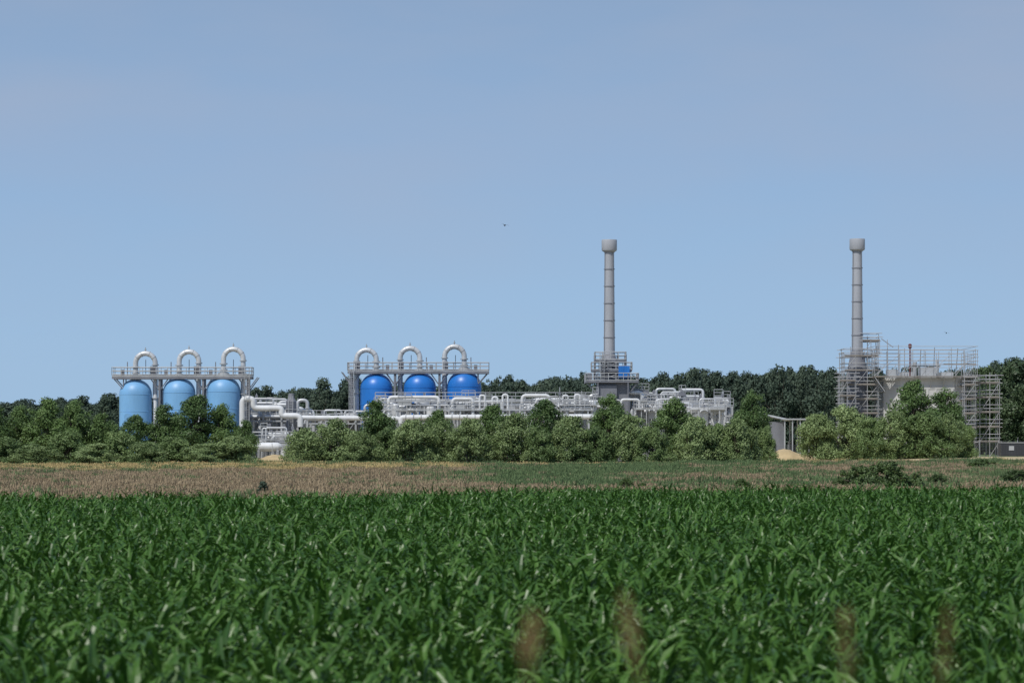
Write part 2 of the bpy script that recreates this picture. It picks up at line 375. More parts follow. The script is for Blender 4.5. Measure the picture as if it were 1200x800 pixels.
nt.links.new(at.outputs['Color'],mx.inputs[6]); nt.links.new(r.outputs[0],mx.inputs[7]); nt.links.new(mx.outputs[2],b.inputs['Base Color']); b.inputs['Roughness'].default_value=1; b.inputs['Specular IOR Level'].default_value=0.1
me.materials.append(m); o=bpy.data.objects.new('ground',me); scene.collection.objects.link(o)
# sand heaps in the gaps of the hedge
def heap(px,D,wm,dm,h,seed):
    x0=wx(px,D); r=np.random.default_rng(seed); n=28; vs=[];fs=[]
    for j in range(n+1):
        for i in range(n+1):
            a,b=i/n*2-1,j/n*2-1; q=max(0,1-(a*a+b*b)); x=x0+a*wm; y=D+b*dm
            z=float(ground(x,y))-.1+h*q**.6*(1+.22*math.sin(a*5+seed)+.12*math.sin(b*9+a*3))+r.normal()*.04
            vs.append((x,y,z))
    for j in range(n):
        for i in range(n): k=j*(n+1)+i; fs.append((k,k+1,k+n+2,k+n+1))
    p=P(); p.add(vs,fs,True); p.obj('sand_heap',M['sand'])
heap(319,360,4.2,3,.95,1); heap(921,386,4.2,3,1.35,2)
# ---------------------------------------------------------------- gas separator tanks
def tank(px,top,wpx,D,mat,side,nm,utop):
    S=D/F; cx=wx(px,D); R=wpx/2*S; g=float(ground(cx,D)); zt=wz(top,D)
    e=empty('gas_separator_tank')
    p=P(); hd=R*0.95; prof=[(R*.98,g),(R*.98,g+1.5),(R,g+1.52),(R,zt-hd)]
    for i in range(1,13):
        a=i/12*math.pi/2; prof.append((max(R*math.cos(a),0.02),zt-hd+hd*math.sin(a)))
    p.lathe(cx,D,prof,40); p.obj('vessel_shell',mat,e)
    p=P()
    for z in (zt-hd,zt-hd-2.4,zt-hd-4.8): p.lathe(cx,D,[(R+.004,z-.05),(R+.03,z-.03),(R+.03,z+.03),(R+.004,z+.05)],40)
    p.rod((cx-side*R*.35,D-R*.9,zt-hd-3.2),(cx-side*R*.35,D-R-.35,zt-hd-3.2),0.38,16)
    p.rod((cx-side*R*.35,D-R-.35,zt-hd-3.2),(cx-side*R*.35,D-R-.45,zt-hd-3.2),0.5,16)
    p.obj('weld_bands_and_manway',mat,e)
    p=P(); r=3.0*S; ux=cx+side*23*S; zu=wz(utop,D)-r; Ru=abs(ux-cx)/2
    pts=[(cx,D,zt-.2),(cx,D,zu-Ru)]
    for i in range(1,16):
        a=math.pi*i/16; pts.append((cx+side*(Ru-Ru*math.cos(a)),D,zu-Ru+Ru*math.sin(a)))
    pts+=[(ux,D,zu-Ru),(ux,D,g+2.2),(ux,D-.8,g+1.6),(ux,D-4,g+1.6)]
    p.tube(pts,r,16); p.obj('gooseneck_pipe',M['silver'],e)
    p=P()
    for z in (zt+.35,zt+.75,zt+1.6): p.rod((cx,D,z),(cx,D,z+.16),r+.2,18)
    for z in (zu-Ru-.3,zu-Ru-2.2,zu-Ru-5): p.rod((ux,D,z),(ux,D,z+.14),r+.14,18)
    for i in (3,6,10,13):
        a=math.pi*i/16; c0=Vector((cx+side*(Ru-Ru*math.cos(a)),D,zu-Ru+Ru*math.sin(a))); t_=Vector((side*math.sin(a),0,math.cos(a))); p.rod(c0-t_*.05,c0+t_*.05,r+.035,18)
    p.rod((cx,D,zt-.15),(cx,D,zt+.4),r+.45,20)
    p.rod((cx+side*Ru,D,zu+r-.05),(cx+side*Ru,D,zu+r+.5),0.06,6); p.rod((cx+side*Ru,D,zu+r+.1),(cx+side*Ru,D,zu+r+.25),0.14,8)
    p.obj('flanges',M['galv'],e)
    return cx,ux
def walkway(x0,x1,zdeck,Y0,tanks,side):
    e=empty('tank_walkway'); g=0.8
    p=P(); p.box(x0,x1,Y0-1.6,Y0-.75,zdeck-.18,zdeck); p.box(x0,x1,Y0+.75,Y0+1.6,zdeck-.18,zdeck)
    p.box(x0,x0+1.6,Y0-.75,Y0+.75,zdeck-.17,zdeck-.01); p.box(x1-1.6,x1,Y0-.75,Y0+.75,zdeck-.17,zdeck-.01); p.obj('deck_grating',M['galv'],e)
    p=P(); railing(p,[(x0,Y0-1.6,zdeck),(x1,Y0-1.6,zdeck),(x1,Y0+1.6,zdeck),(x0,Y0+1.6,zdeck),(x0,Y0-1.6,zdeck)],1.15,1.3,.05); p.obj('handrail',M['galv'],e)
    p=P()
    for c,u in tanks:
        xx=u+side*0.75
        for yy in (Y0-1.3,Y0+1.3):
            p.box(xx-.14,xx+.14,yy-.14,yy+.14,g,zdeck-.19)
            p.rod((xx-1.4,yy,zdeck-.25),(xx,yy,zdeck-2.2),.08,6); p.rod((xx+1.4,yy,zdeck-.25),(xx,yy,zdeck-2.2),.08,6)
        for z in np.arange(g+2.5,zdeck-2,2.8): p.rod((xx,Y0-1.3,z),(xx,Y0+1.3,z),.07,6); 
        p.box(u-side*.2-.35,u-side*.2+.35,Y0-1.4,Y0-.9,zdeck+.02,zdeck+1.3)
        p.box(c-side*1.7-.25,c-side*1.7+.25,Y0-1.3,Y0-.9,zdeck+.02,zdeck+.8)
        p.rod((c-side*1.0,Y0-1.2,zdeck),(c-side*1.0,Y0-1.2,zdeck+1.9),.07,6)
        p.rod((c+side*1.3,Y0+1.0,zdeck),(c+side*1.3,Y0+1.0,zdeck+2.3),.05,6)
    xe=x0 if side>0 else x1; s=1 if side>0 else -1
    for yy in (Y0-1.3,Y0+1.3):
        p.rod((xe,yy,zdeck-.2),(xe+s*1.6,yy,zdeck-2.0),.09,6); p.rod((xe+s*1.6,yy,zdeck-.2),(xe+s*1.6,yy,zdeck-2.0),.09,6)
    p.box(x0,x1,Y0-1.64,Y0-1.5,zdeck-.5,zdeck-.2); p.box(x0,x1,Y0+1.5,Y0+1.64,zdeck-.5,zdeck-.2)
    p.obj('support_frame',M['dgrey'],e)
    p=P(); ladder(p,(x1-.6) if side>0 else (x0+.6),Y0-1.95,g,zdeck); p.obj('caged_ladder',M['galv'],e)
t=[tank(159,444,38,402,M['lblue'],1,'',411),tank(210,442,38,402,M['lblue'],1,'',409),tank(262,440,40,402,M['lblue'],1,'',406)]
walkway(wx(133,402),wx(296,402),wz(440,402),402,t,1)
t=[tank(441,437,38,418,M['blue'],-1,'',407),tank(492,436,38,418,M['blue'],-1,'',405),tank(544,434,40,418,M['blue'],-1,'',403)]
walkway(wx(408,418),wx(573,418),wz(434,418),418,t,-1)
# ---------------------------------------------------------------- stacks
def stack(px,cap0,cap1,bot,D):
    S=D/F; cx=wx(px,D); g=float(ground(cx,D)); e=empty('flue_stack')
    z0,z1,zc=wz(bot,D),wz(cap1,D),wz(cap0,D); r1,r0=5.6*S,6.6*S
    p=P(); p.lathe(cx,D,[(r0*1.02,g),(r0,z0),(r1,z1+.1)],32); p.obj('shaft',M['stack'],e)
    p=P()
    n=6
    for i in range(n+1):
        z=z0+(z1-z0)*i/(n)-.3; r=r0+(r1-r0)*i/n; p.lathe(cx,D,[(r,z-.07),(r+.08,z-.06),(r+.08,z+.06),(r,z+.07)],32)
    for k in range(4):
        a=k*math.pi/2+.6; dx,dy=math.cos(a)*(r0+.1),math.sin(a)*(r0+.1); p.rod((cx+dx,D+dy,z0),(cx+dx*.86,D+dy*.86,z1),.035,5)
    p.obj('flange_rings',M['ring'],e)
    rc=9.0*S
    p=P(); p.lathe(cx,D,[(r1,z1-.35),(rc*.96,z1-.1),(rc,z1),(rc,zc-.08),(rc*.97,zc),(rc*.8,zc),(rc*.8,zc-.5)],36); p.obj('silencer_cap',M['stack'],e)
    return cx,g,S,e
D=410
cx,g,S,e=stack(714,281,293,413,D)
p=P(); zz=lambda py: wz(py,D)
p.lathe(cx,D,[(10*S,zz(447)),(10*S,zz(424)),(6.6*S,zz(416))],24); 
p.box(wx(700,D),wx(737,D),D-2.4,D+2.4,g,zz(449))
p.box(wx(698,D),wx(722,D),D-2.9,D-2.4,zz(470),zz(452)); p.obj('exhaust_housing',M['dgrey'],e)
p=P()
for py,a,b_,dy in ((422,697,733,2.2),(447,686,747,3.4),(434,693,740,2.4)):
    x0,x1=wx(a,D),wx(b_,D); z=zz(py); p.box(x0,x1,D-dy,D+dy,z-.2,z)
p.obj('platform_decks',M['dgrey'],e)
p=P(); q=P()
for py,a,b_,dy in ((422,697,733,2.2),(447,686,747,3.4),(434,693,740,2.4)):
    x0,x1=wx(a,D),wx(b_,D); z=zz(py); railing(p,[(x0,D-dy,z),(x1,D-dy,z),(x1,D+dy,z),(x0,D+dy,z),(x0,D-dy,z)],1.15,1.1,.05)
for x in (686,700,735,747):
    for dy in (-3.3,3.3): q.rod((wx(x,D),D+dy,g if x in(700,735) else zz(449)),(wx(x,D),D+dy,zz(438)),.09,6)
for x,xb in ((686,700),(747,735)):
    q.rod((wx(x,D),D-3.3,zz(448)),(wx(xb,D),D-2.5,zz(463)),.09,6)
for x in (697,706,724,733):
    for dy in (-2.1,2.1): q.rod((wx(x,D),D+dy,zz(449)),(wx(x,D),D+dy,zz(416)),.09,6)
for a_,b_ in ((449,434),(434,422)):
    q.rod((wx(697,D),D-2.1,zz(a_)),(wx(733,D),D-2.1,zz(b_)),.06,5); q.rod((wx(733,D),D-2.1,zz(a_)),(wx(697,D),D-2.1,zz(b_)),.06,5)
for i in range(5):
    q.box(wx(700+i*8,D),wx(705+i*8,D),D-2.55,D-2.42,zz(488),zz(472))
q.box(wx(709,D),wx(716,D),D-2.0,D-1.2,zz(433.5),zz(425)); q.box(wx(688,D),wx(693,D),D-2.4,D-1.2,zz(446.5),zz(438))
q.obj('dark_steelwork',M['dgrey'],e)
ladder(p,wx(705,D),D-2.8,zz(447),zz(422)); p.obj('steelwork',M['galv'],e)
p=P(); p.box(wx(724,D),wx(737,D),D-3.0,D-1.4,zz(443.5),zz(429.5)); p.box(wx(724.6,D),wx(730,D),D-3.05,D-3.0,zz(442.5),zz(430.5)); p.box(wx(731,D),wx(736.4,D),D-3.05,D-3.0,zz(442.5),zz(430.5)); p.obj('blue_cabinet',M['blue'],e)
p=P(); p.pipe([(wx(700,D),D-3,zz(464)),(wx(690,D),D-3,zz(464)),(wx(690,D),D-3,g)],.3); p.pipe([(wx(737,D),D-2,zz(460)),(wx(752,D),D-2,zz(460)),(wx(752,D),D-2,zz(484)),(wx(790,D),D-2,zz(484))],.34); p.obj('duct_pipes',M['silver'],e)
D=415
cx,g,S,e=stack(1004.5,280,292,410,D)
p=P(); p.lathe(cx,D,[(13*S,g),(13*S,wz(440,D)),(10*S,wz(425,D)),(6.6*S,wz(410,D))],24); p.obj('exhaust_housing',M['dgrey'],e)
# scaffolding
def scaffold(x0,x1,y0,y1,z0,z1,bay,lift,name='scaffold_tower',parent=None,deck=True,topover=1.2,R=.055):
    e=parent or empty(name); p=P(); q=P()
    nx=max(1,int(round((x1-x0)/bay))); ny=max(1,int(round((y1-y0)/bay))); nz=max(1,int(round((z1-z0)/lift)))
    X=[x0+(x1-x0)*i/nx for i in range(nx+1)]; Yv=[y0+(y1-y0)*i/ny for i in range(ny+1)]; Zv=[z0+(z1-z0)*i/nz for i in range(nz+1)]
    for i,x in enumerate(X):
        for j,y in enumerate(Yv):
            if 0<i<nx and 0<j<ny: continue
            p.rod((x,y,z0),(x+random.uniform(-.04,.04),y,z1+topover*random.uniform(.3,1.5)),R,5)
    for z in Zv[1:]:
        for zz_ in (z,z+.55,z+1.1):
            if zz_>z1+1.2: continue
            for y in (y0,y1): p.rod((x0-random.uniform(.1,.6),y,zz_),(x1+random.uniform(.1,.6),y,zz_),R*.9,5)
            for x in (x0,x1): p.rod((x,y0-.3,zz_),(x,y1+.3,zz_),R*.9,5)
        if deck: 
            q.box(x0,x1,y0,y0+1.0,z-.1,z-.03); q.box(x0,x1,y1-1.0,y1,z-.1,z-.03); q.box(x0,x1,y0-.08,y0-.04,z,z+.2)
    for k in range(nz):
        for i in range(nx):
            if (i+k)%2==0: p.rod((X[i],y0-.06,Zv[k]),(X[i+1],y0-.06,Zv[k+1]),R*.8,5)
    p.obj('tubes',M['scaf'],e); q.obj('planks',M['plank'],e); return e
SX=lambda px:wx(px,D); SZ=lambda py:wz(py,D)
g=1.5
scaffold(SX(987),SX(1026),D-3.2,D+3.2,g,SZ(418),1.6,2.0)
scaffold(SX(979),SX(998),D-4.8,D-3.3,g,SZ(447),1.3,2.0)
scaffold(SX(1008),SX(1028),D-2.6,D+1.5,SZ(418)+.2,SZ(400),1.4,1.6,topover=.8)
e=empty('concrete_process_building')
bx0,bx1=SX(1033),SX(1130); by0,by1=D-4.5,D+8; zt=SZ(446)
p=P(); ch=2.2
oc8=[(bx0+ch,by0),(bx1-ch,by0),(bx1,by0+ch),(bx1,by1-ch),(bx1-ch,by1),(bx0+ch,by1),(bx0,by1-ch),(bx0,by0+ch)]
def prism(p,poly,z0,z1,grow=0):
    cx_=sum(a for a,_ in poly)/len(poly); cy_=sum(b for _,b in poly)/len(poly)
    pl=[(cx_+(a-cx_)*(1+grow),cy_+(b-cy_)*(1+grow)) for a,b in poly]; n=len(pl)
    p.add([(a,b,z0) for a,b in pl]+[(a,b,z1) for a,b in pl],[tuple(range(n))[::-1],tuple(range(n,2*n))]+[(i,(i+1)%n,(i+1)%n+n,i+n) for i in range(n)],False)
prism(p,oc8,g-.3,zt); p.obj('walls',M['concrete'],e)
p=P(); prism(p,oc8,zt-1.3,zt-.9,.012); prism(p,oc8,zt-.02,zt+.35,.03); prism(p,oc8,g+3.4,g+3.7,.01)
for i in range(7):
    x=bx0+ch+.3+(bx1-bx0-2*ch-.6)*i/6; p.box(x-.15,x+.15,by0-.12,by0,g+3.72,zt-1.32)
p.obj('ring_beams_and_ribs',M['concrete'],e)
p=P(); p.box(bx0+4,bx0+6.2,by0-.06,by0,g,g+2.8); p.box(bx0+7.4,bx0+9.4,by0-.05,by0,g+5,g+6.2); p.obj('door_and_louvre',M['dark'],e)
e=scaffold(SX(1019),SX(1138),by0-.9,by1+1,SZ(441),SZ(416),1.9,1.75,name='roof_scaffold',deck=False,topover=.7,R=.045)
p=P(); p.box(SX(1019),SX(1138),by0-1.0,by0+.2,SZ(442.6),SZ(441.4)); p.box(SX(1124),SX(1138),by0+.2,by1,SZ(442.6),SZ(441.4)); p.box(SX(1019),SX(1033),by0+.2,by1,SZ(442.6),SZ(441.4))
p.box(SX(1060),SX(1095),by0-.8,by0+.1,SZ(430.5),SZ(429.5)); p.box(SX(1100),SX(1137),by0-.8,by0-.1,SZ(428),SZ(427)); p.obj('plank_deck',M['plank'],e)
p=P()
for px,dx in ((1137,-8),(1019,12)):
    for yy in np.arange(by0-.9,by1,2.4): p.rod((SX(px),yy,SZ(442)),(SX(px+dx),yy,SZ(459)),.07,5)
for px in range(1040,1130,15): p.rod((SX(px),by0-.95,SZ(443)),(SX(px),by0-.05,SZ(455)),.06,5)
for px,h in ((1036,399),(1049,405),(1056,409),(1075,410),(1091,408),(1118,409)): p.rod((SX(px),by0+random.uniform(0,4),SZ(441)),(SX(px),by0+1,SZ(h)),.06,5)
p.rod((SX(1028),by0,SZ(398)),(SX(1042),by0+.1,SZ(408)),.06,5)
for k in range(9):
    a_=1022+k*13; p.rod((SX(a_),by0-.95,SZ(441)),(SX(a_+9),by0-.95,SZ(429)),.045,5)
p.obj('braces_and_poles',M['scaf'],e)
p=P(); p.lathe(SX(1063),by0+1.5,[(.1,SZ(441)),(.1,SZ(409)),(.24,SZ(408.5)),(.26,SZ(404.5)),(.12,SZ(403.5))],12); p.obj('obstruction_lamp_mast',M['red'],e)
e=empty('roof_equipment'); p=P(); 
for a_,b_,h in ((1040,1052,433),(1056,1070,436),(1078,1096,431),(1102,1116,436)): p.box(SX(a_),SX(b_),D-1,D+2,zt+.36,SZ(h))
p.rod((SX(1072),D,zt+.36),(SX(1072),D,SZ(424)),.3,12); p.rod((SX(1099),D+1,zt+.36),(SX(1099),D+1,SZ(421)),.22,12)
p.obj('ventilation_units',M['galv'],e)
scaffold(SX(1133),SX(1167),D-3,D+.2,g,SZ(449),1.35,1.95,topover=1.1)
scaffold(SX(1122),SX(1134),D-6.5,D-3.2,g,SZ(452),1.4,1.95)
# ---------------------------------------------------------------- pipe rack & process plant
R=random.Random(21)
def rack(x0,x1,Y0,dep,levels,g,name='pipe_rack',rail=None,bay=4.5,pr=(.16,.32)):
    e=empty(name); st=P(); pi=P(); wh=P(); fl=P(); n=max(1,int(round((x1-x0)/bay))); top=max(levels)
    for i in range(n+1):
        x=x0+(x1-x0)*i/n
        for y in (Y0,Y0+dep): st.box(x-.13,x+.13,y-.13,y+.13,g,top+.9)
        for z in levels: st.box(x-.1,x+.1,Y0-.3,Y0+dep+.3,z-.28,z-.03)
        if i<n and i%3==1:
            x2=x0+(x1-x0)*(i+1)/n; st.rod((x,Y0-.02,g),(x2,Y0-.02,levels[0]),.06,5); st.rod((x2,Y0-.02,g),(x,Y0-.02,levels[0]),.06,5)
    for z in levels:
        for y in (Y0,Y0+dep): st.box(x0,x1,y-.08,y+.08,z-.5,z-.3)
        y=Y0+.1
        while y<Y0+dep:
            r=R.uniform(*pr); a=x0+R.uniform(-.5,(x1-x0)*.35) ; b=x1-R.uniform(-.5,(x1-x0)*.3)
            (pi if R.random()<.65 else wh).pipe([(a,y+r,z-2.2),(a,y+r,z+r),(b,y+r,z+r),(b,y+r,z-2.6)],r,n=12)
            x=a+2
            while x<b-2:
                fl.rod((x,y+r,z+r),(x+.12,y+r,z+r),r*1.3,14); fl.rod((x+.2,y+r,z+r),(x+.32,y+r,z+r),r*1.3,14); x+=R.uniform(3,8)
            y+=2*r+R.uniform(.15,.4)
    if rail:
        zr=top+1.1; st.box(x0,x1,Y0-.95,Y0-.15,zr-.15,zr); railing(fl,[(x0,Y0-.95,zr),(x1,Y0-.95,zr)],1.1,1.4,.045); railing(fl,[(x0,Y0-.15,zr),(x1,Y0-.15,zr)],1.1,1.4,.045)
        for i in range(n+1): x=x0+(x1-x0)*i/n; st.box(x-.08,x+.08,Y0-.9,Y0-.72,g,zr-.16)
    st.obj('steel_frame',M['galv'],e); pi.obj('clad_pipes',M['silver'],e); wh.obj('painted_pipes',M['white'],e); fl.obj('flanges_and_rails',M['galv'],e)
D=406
A=lambda px:wx(px,D); B=lambda py:wz(py,D)
rack(A(440),A(698),D,4.5,[B(492),B(478)],.8,rail=True)
rack(A(352),A(450),D-1,3.5,[B(493)],.8,bay=3.5)
rack(A(742),A(858),D,5,[B(496),B(484)],1.0,rail=False,bay=3.8,pr=(.14,.28))
rack(A(288),A(352),D-1,3.5,[B(515),B(490)],.8,bay=2.6,pr=(.14,.28))
def valve(p,w,x,y,z,r):
    p.rod((x-r*1.5,y,z),(x+r*1.5,y,z),r,12); p.rod((x-r*1.6,y,z),(x-r*1.35,y,z),r*1.4,12); p.rod((x+r*1.35,y,z),(x+r*1.6,y,z),r*1.4,12)
    p.rod((x,y,z),(x,y,z+r*3.2),r*.4,8); w.rod((x,y,z+r*3),(x,y,z+r*4),r*1.1,12)
def unit_at(px0,px1,pyt,pyb,D,n,seed,name='process_piping_skid',big=1.0):
    r=random.Random(seed); e=empty(name); a=P();b=P();c=P();d=P()
    X=lambda p_:wx(p_,D); Zf=lambda p_:wz(p_,D)
    for i in range(n):
        x=X(r.uniform(px0,px1)); y=D+r.uniform(-2,4); zt=Zf(r.uniform(pyt,pyt+(pyb-pyt)*.6)); zb=1.0; k=r.random()
        if k<.30:
            rr=r.uniform(.10,.26)*big; x2=x+r.choice((-1,1))*r.uniform(1.2,4)
            (a if r.random()<.6 else c).pipe([(x,y,zb),(x,y,zt),(x2,y,zt),(x2,y,zt-r.uniform(1.5,4))],rr)
            a.rod((x,y,zt-1.5),(x,y,zt-1.35),rr*1.4,12); a.rod((x2,y,zt-1.2),(x2,y,zt-1.05),rr*1.4,12)
        elif k<.40:
            rr=r.uniform(.4,.65)*big; pr=[(rr,zb),(rr,zt-rr*.6)]+[(max(.03,rr*math.cos(q*math.pi/12)),zt-rr*.6+rr*.6*math.sin(q*math.pi/12)) for q in range(1,7)]
            (c if r.random()<.5 else a).lathe(x,y,pr,20); d.rod((x,y,zt),(x,y,zt+.6),.1,8)
        elif k<.62: valve(a,d,x,y,zt-1,r.uniform(.16,.30)); b.rod((x,y,zb),(x,y,zt-1.1),.1,6)
        elif k<.80:
            w=r.uniform(.4,1.1); h=r.uniform(.6,1.6); (b if r.random()<.6 else d).box(x-w,x+w,y-.6,y+.6,zt-h,zt-.2); 
            for sx in (-1,1): b.box(x+sx*(w-.1)-.06,x+sx*(w-.1)+.06,y-.5,y-.35,zb,zt-h)
            railing(b,[(x-w,y-.6,zt-.2),(x+w,y-.6,zt-.2)],1.0,1,.04)
        else:
            b.rod((x,y,zb),(x,y,zt+r.uniform(.3,1.3)),.07,6); d.box(x-.2,x+.2,y-.15,y+.15,zt+.1,zt+.5)
    zd=Zf(pyt+(pyb-pyt)*.5); x0,x1=X(px0),X(px1); b.box(x0,x1,D-2.4,D-1.4,zd-.15,zd); railing(b,[(x0,D-2.4,zd),(x1,D-2.4,zd)],1.1,1.3,.045)
    for i in range(int((x1-x0)/3)+1): b.box(x0+i*3,x0+i*3+.2,D-2.3,D-2.1,1.0,zd-.16)
    a.obj('clad_pipes',M['silver'],e); b.obj('frames',M['galv'],e); c.obj('painted_vessels',M['white'],e); d.obj('actuators',M['dgrey'],e)
unit_at(286,350,466,505,408,34,1,big=1.3); unit_at(350,440,480,500,409,26,2); unit_at(440,695,464,492,412,80,3); unit_at(440,695,468,492,403.5,60,33)
unit_at(742,800,455,488,411,40,4); unit_at(800,858,462,490,411,34,5); unit_at(655,705,460,488,404,18,6); unit_at(742,850,466,492,404,40,9)
unit_at(296,345,500,530,396,20,8)
D=400
e=empty('pipe_header'); p=P()
p.pipe([(A(284),D,1),(A(284),D,B(467)),(A(297),D,B(467)),(A(297),D,B(478)),(A(330),D,B(478)),(A(330),D,B(487)),(A(352),D,B(487)),(A(352),D,B(500))],.42)
p.pipe([(A(350),D+1,B(489)),(A(470),D+1,B(490)),(A(470),D+1,1)],.34)
p.pipe([(A(470),D,B(496)),(A(470),D,B(489)),(A(700),D,B(488)),(A(700),D,1)],.38)
for a_,b_,t_ in ((455,520,465),(530,560,467),(612,650,463)):
    p.pipe([(A(a_),D+1.5,B(488)),(A(a_),D+1.5,B(t_)),(A(b_-6),D+1.5,B(t_)),(A(b_-6),D+1.5,B(488))],.24)
for a_,t_ in ((562,463),(577,465),(589,462),(660,463),(674,462)): p.pipe([(A(a_),D+2,B(486)),(A(a_),D+2,B(t_)),(A(a_+6),D+2,B(t_)),(A(a_+6),D+2,B(486))],.15)
p.obj('clad_pipes',M['white'],e)
p=P(); 
for px in range(360,700,22): p.box(A(px)-.12,A(px)+.12,D-.1,D+1.2,.8,B(493))
for px in range(475,698,9): p.rod((A(px),D,B(488.4)),(A(px)+.12,D,B(488.4)),.44,14)
p.obj('pipe_supports',M['galv'],e)
e=empty('vent_column'); p=P(); cx=A(340); p.lathe(cx,D+2,[(.75,.8),(.75,B(470)),(.45,B(466)),(.4,B(461)),(.1,B(460.5))],20); p.obj('column_shell',M['dgrey'],e)
p=P(); p.lathe(cx,D+2,[(.8,B(480)),(.86,B(479.5)),(.8,B(479))],20); ladder(p,cx,D+1.1,.9,B(472),False); p.obj('bands_and_ladder',M['galv'],e)
e=empty('horizontal_drum'); p=P(); z=2.9; D2=392
p.tube([(A(303),D2,z),(A(303)+.25,D2,z),(A(303)+.6,D2,z),(A(336)-.6,D2,z),(A(336)-.25,D2,z),(A(336),D2,z)],[.1,.45,.62,.62,.45,.1],20); p.obj('drum_shell',M['white'],e)
p=P(); p.box(A(308),A(308)+.3,D2-.6,D2+.6,.8,2.5); p.box(A(330),A(330)+.3,D2-.6,D2+.6,.8,2.5); p.obj('saddles',M['galv'],e)
# shed
e=empty('equipment_shed'); D=404; g=1.2
x0,x1=A(893),A(922)
p=P(); p.box(x0+.3,x1-.3,D,D+5,g,B(494)); p.obj('walls',M['dgrey'],e)
p=P(); za=B(493)
p.add([(x0-.3,D-.4,za+.9),(x1+.3,D-.4,za+.02),(x1+.3,D+5.4,za+.02),(x0-.3,D+5.4,za+.9),(x0-.3,D-.4,za+1.15),(x1+.3,D-.4,za+.27),(x1+.3,D+5.4,za+.27),(x0-.3,D+5.4,za+1.15)],[(3,2,1,0),(4,5,6,7),(0,1,5,4),(1,2,6,5),(2,3,7,6),(3,0,4,7)],False); p.obj('mono_pitch_roof',M['silver'],e)
p=P(); p.box(x0+1,x0+2,D-.05,D,g,g+2.1); p.obj('door',M['dark'],e)
e=empty('open_steel_canopy'); p=P()
for px in (918,927,936,946,956): 
    for y in (D-2,D+2): p.box(A(px)-.08,A(px)+.08,y-.08,y+.08,g,B(492))
p.box(A(915),A(958),D-2.3,D+2.3,B(492)+.01,B(492)+.2); p.obj('frame',M['galv'],e)
def fence(x0,x1,Y,name='security_fence'):
    e=empty(name); p=P(); q=P(); n=int((x1-x0)/2.6)
    for i in range(n+1):
        x=x0+(x1-x0)*i/n; z=float(ground(x,Y)); p.rod((x,Y,z),(x,Y,z+2.3),.05,6); p.rod((x,Y,z+2.3),(x,Y-.3,z+2.65),.04,5)
    for i in range(n):
        xa=x0+(x1-x0)*i/n; xb=x0+(x1-x0)*(i+1)/n; za=float(ground(xa,Y)); zb=float(ground(xb,Y))
        for h in np.arange(.1,2.3,.2): q.rod((xa,Y,za+h),(xb,Y,zb+h),.010,3)
        for k in range(13): x=xa+(xb-xa)*k/13; q.rod((x,Y,za),(x,Y,za+2.25),.010,3)
    p.obj('posts',M['galv'],e); q.obj('wire_mesh',M['dgrey'],e)
fence(-75,80,391)
e=empty('storage_container'); D=388; x0,x1=wx(1173,D),wx(1206,D); g=float(ground(x0,D))
p=P(); p.box(x0,x1,D-.1,D+2.3,g+.1,g+1.9); 
for i in range(18): x=x0+.1+(x1-x0-.2)*i/17; p.box(x-.05,x+.05,D-.15,D-.1,g+.25,g+1.75)
p.obj('corrugated_body',M['dark'],e)
p=P(); p.box(x0-.03,x1+.03,D-.18,D+2.35,g+1.903,g+2.0); p.box(wx(1182,D),wx(1188,D),D-.19,D-.155,g+.9,g+1.5); p.obj('roof_rail_and_label_plate',M['galv'],e)
# ---------------------------------------------------------------- birds
def bird(px,py,D,sp,yaw):
    e=empty('flying_bird'); p=P(); L_=sp*.42
    p.tube([(-L_*.5,0,0),(-L_*.3,0,0),(0,0,-.01),(L_*.25,0,.01),(L_*.4,0,.02),(L_*.52,0,.01)],[.01*sp,.07*sp,.1*sp,.08*sp,.05*sp,.008*sp],10)
    for s_ in (-1,1):
        st=[(0,.18,0,.0),(.3,.2,.10,.02),(.62,.14,.13,-.02),(1.0,.03,.06,-.12)]
        vs=[]
        for f,c_,z_,o_ in st:
            y=s_*(.04+f*.46)*sp; vs+=[((o_+c_/2)*sp,y,z_*sp),((o_-c_/2)*sp,y,z_*sp-.01)]
        p.add(vs,[(0,1,3,2),(2,3,5,4),(4,5,7,6)],True)
    p.add([(-L_*.45,-.03*sp,0),(-L_*.45,.03*sp,0),(-L_*.95,.1*sp,0),(-L_*.95,-.1*sp,0)],[(0,1,2,3)],False)
    p.obj('body_and_wings',M['bird'],e)
    e.location=(wx(px,D),D,wz(py,D)); e.rotation_euler=(.25,.1,yaw)
bird(591.5,264,150,.42,1.9); bird(1109,390,170,.34,1.2)
# ---------------------------------------------------------------- foreground seed-heads on the bank
def stalk(px,pyt,D,lean,seed,hl=.28,dens=1.0):
    r=np.random.default_rng(seed); x=wx(px,D); zt=wz(pyt,D); g=float(ground(x,D))
    p=P(); base=Vector((x-lean*2.2,D,g)); tip=Vector((x,D,zt)); mid=base.lerp(tip,.8)+Vector((-lean*.10,0,0)); p.tube([base,mid,tip],[.003,.002,.0012],5)
    n=int(120*dens); t=r.random(n); ax=(tip-mid).normalized(); c=np.array(tip)[None]-np.array(ax)[None]*(t*hl)[:,None]
    sp=.002+.007*np.sin(np.pi*np.clip(t,0.05,.95)); pos=c+r.normal(size=(n,3))*sp[:,None]
    nr=unit(r.normal(size=(n,3))); tt=unit(np.cross(nr,r.normal(size=(n,3)))); bb=np.cross(nr,tt); s=.006
    V=np.stack([pos-tt*s,pos-bb*s*.45,pos+tt*s,pos+bb*s*.45],1)
    me=quads_mesh('seeding_grass',V,r.random(n),[M['seed'],M['seed']],extra=p)
    o=bpy.data.objects.new('seeding_grass_stalk',me); scene.collection.objects.link(o)
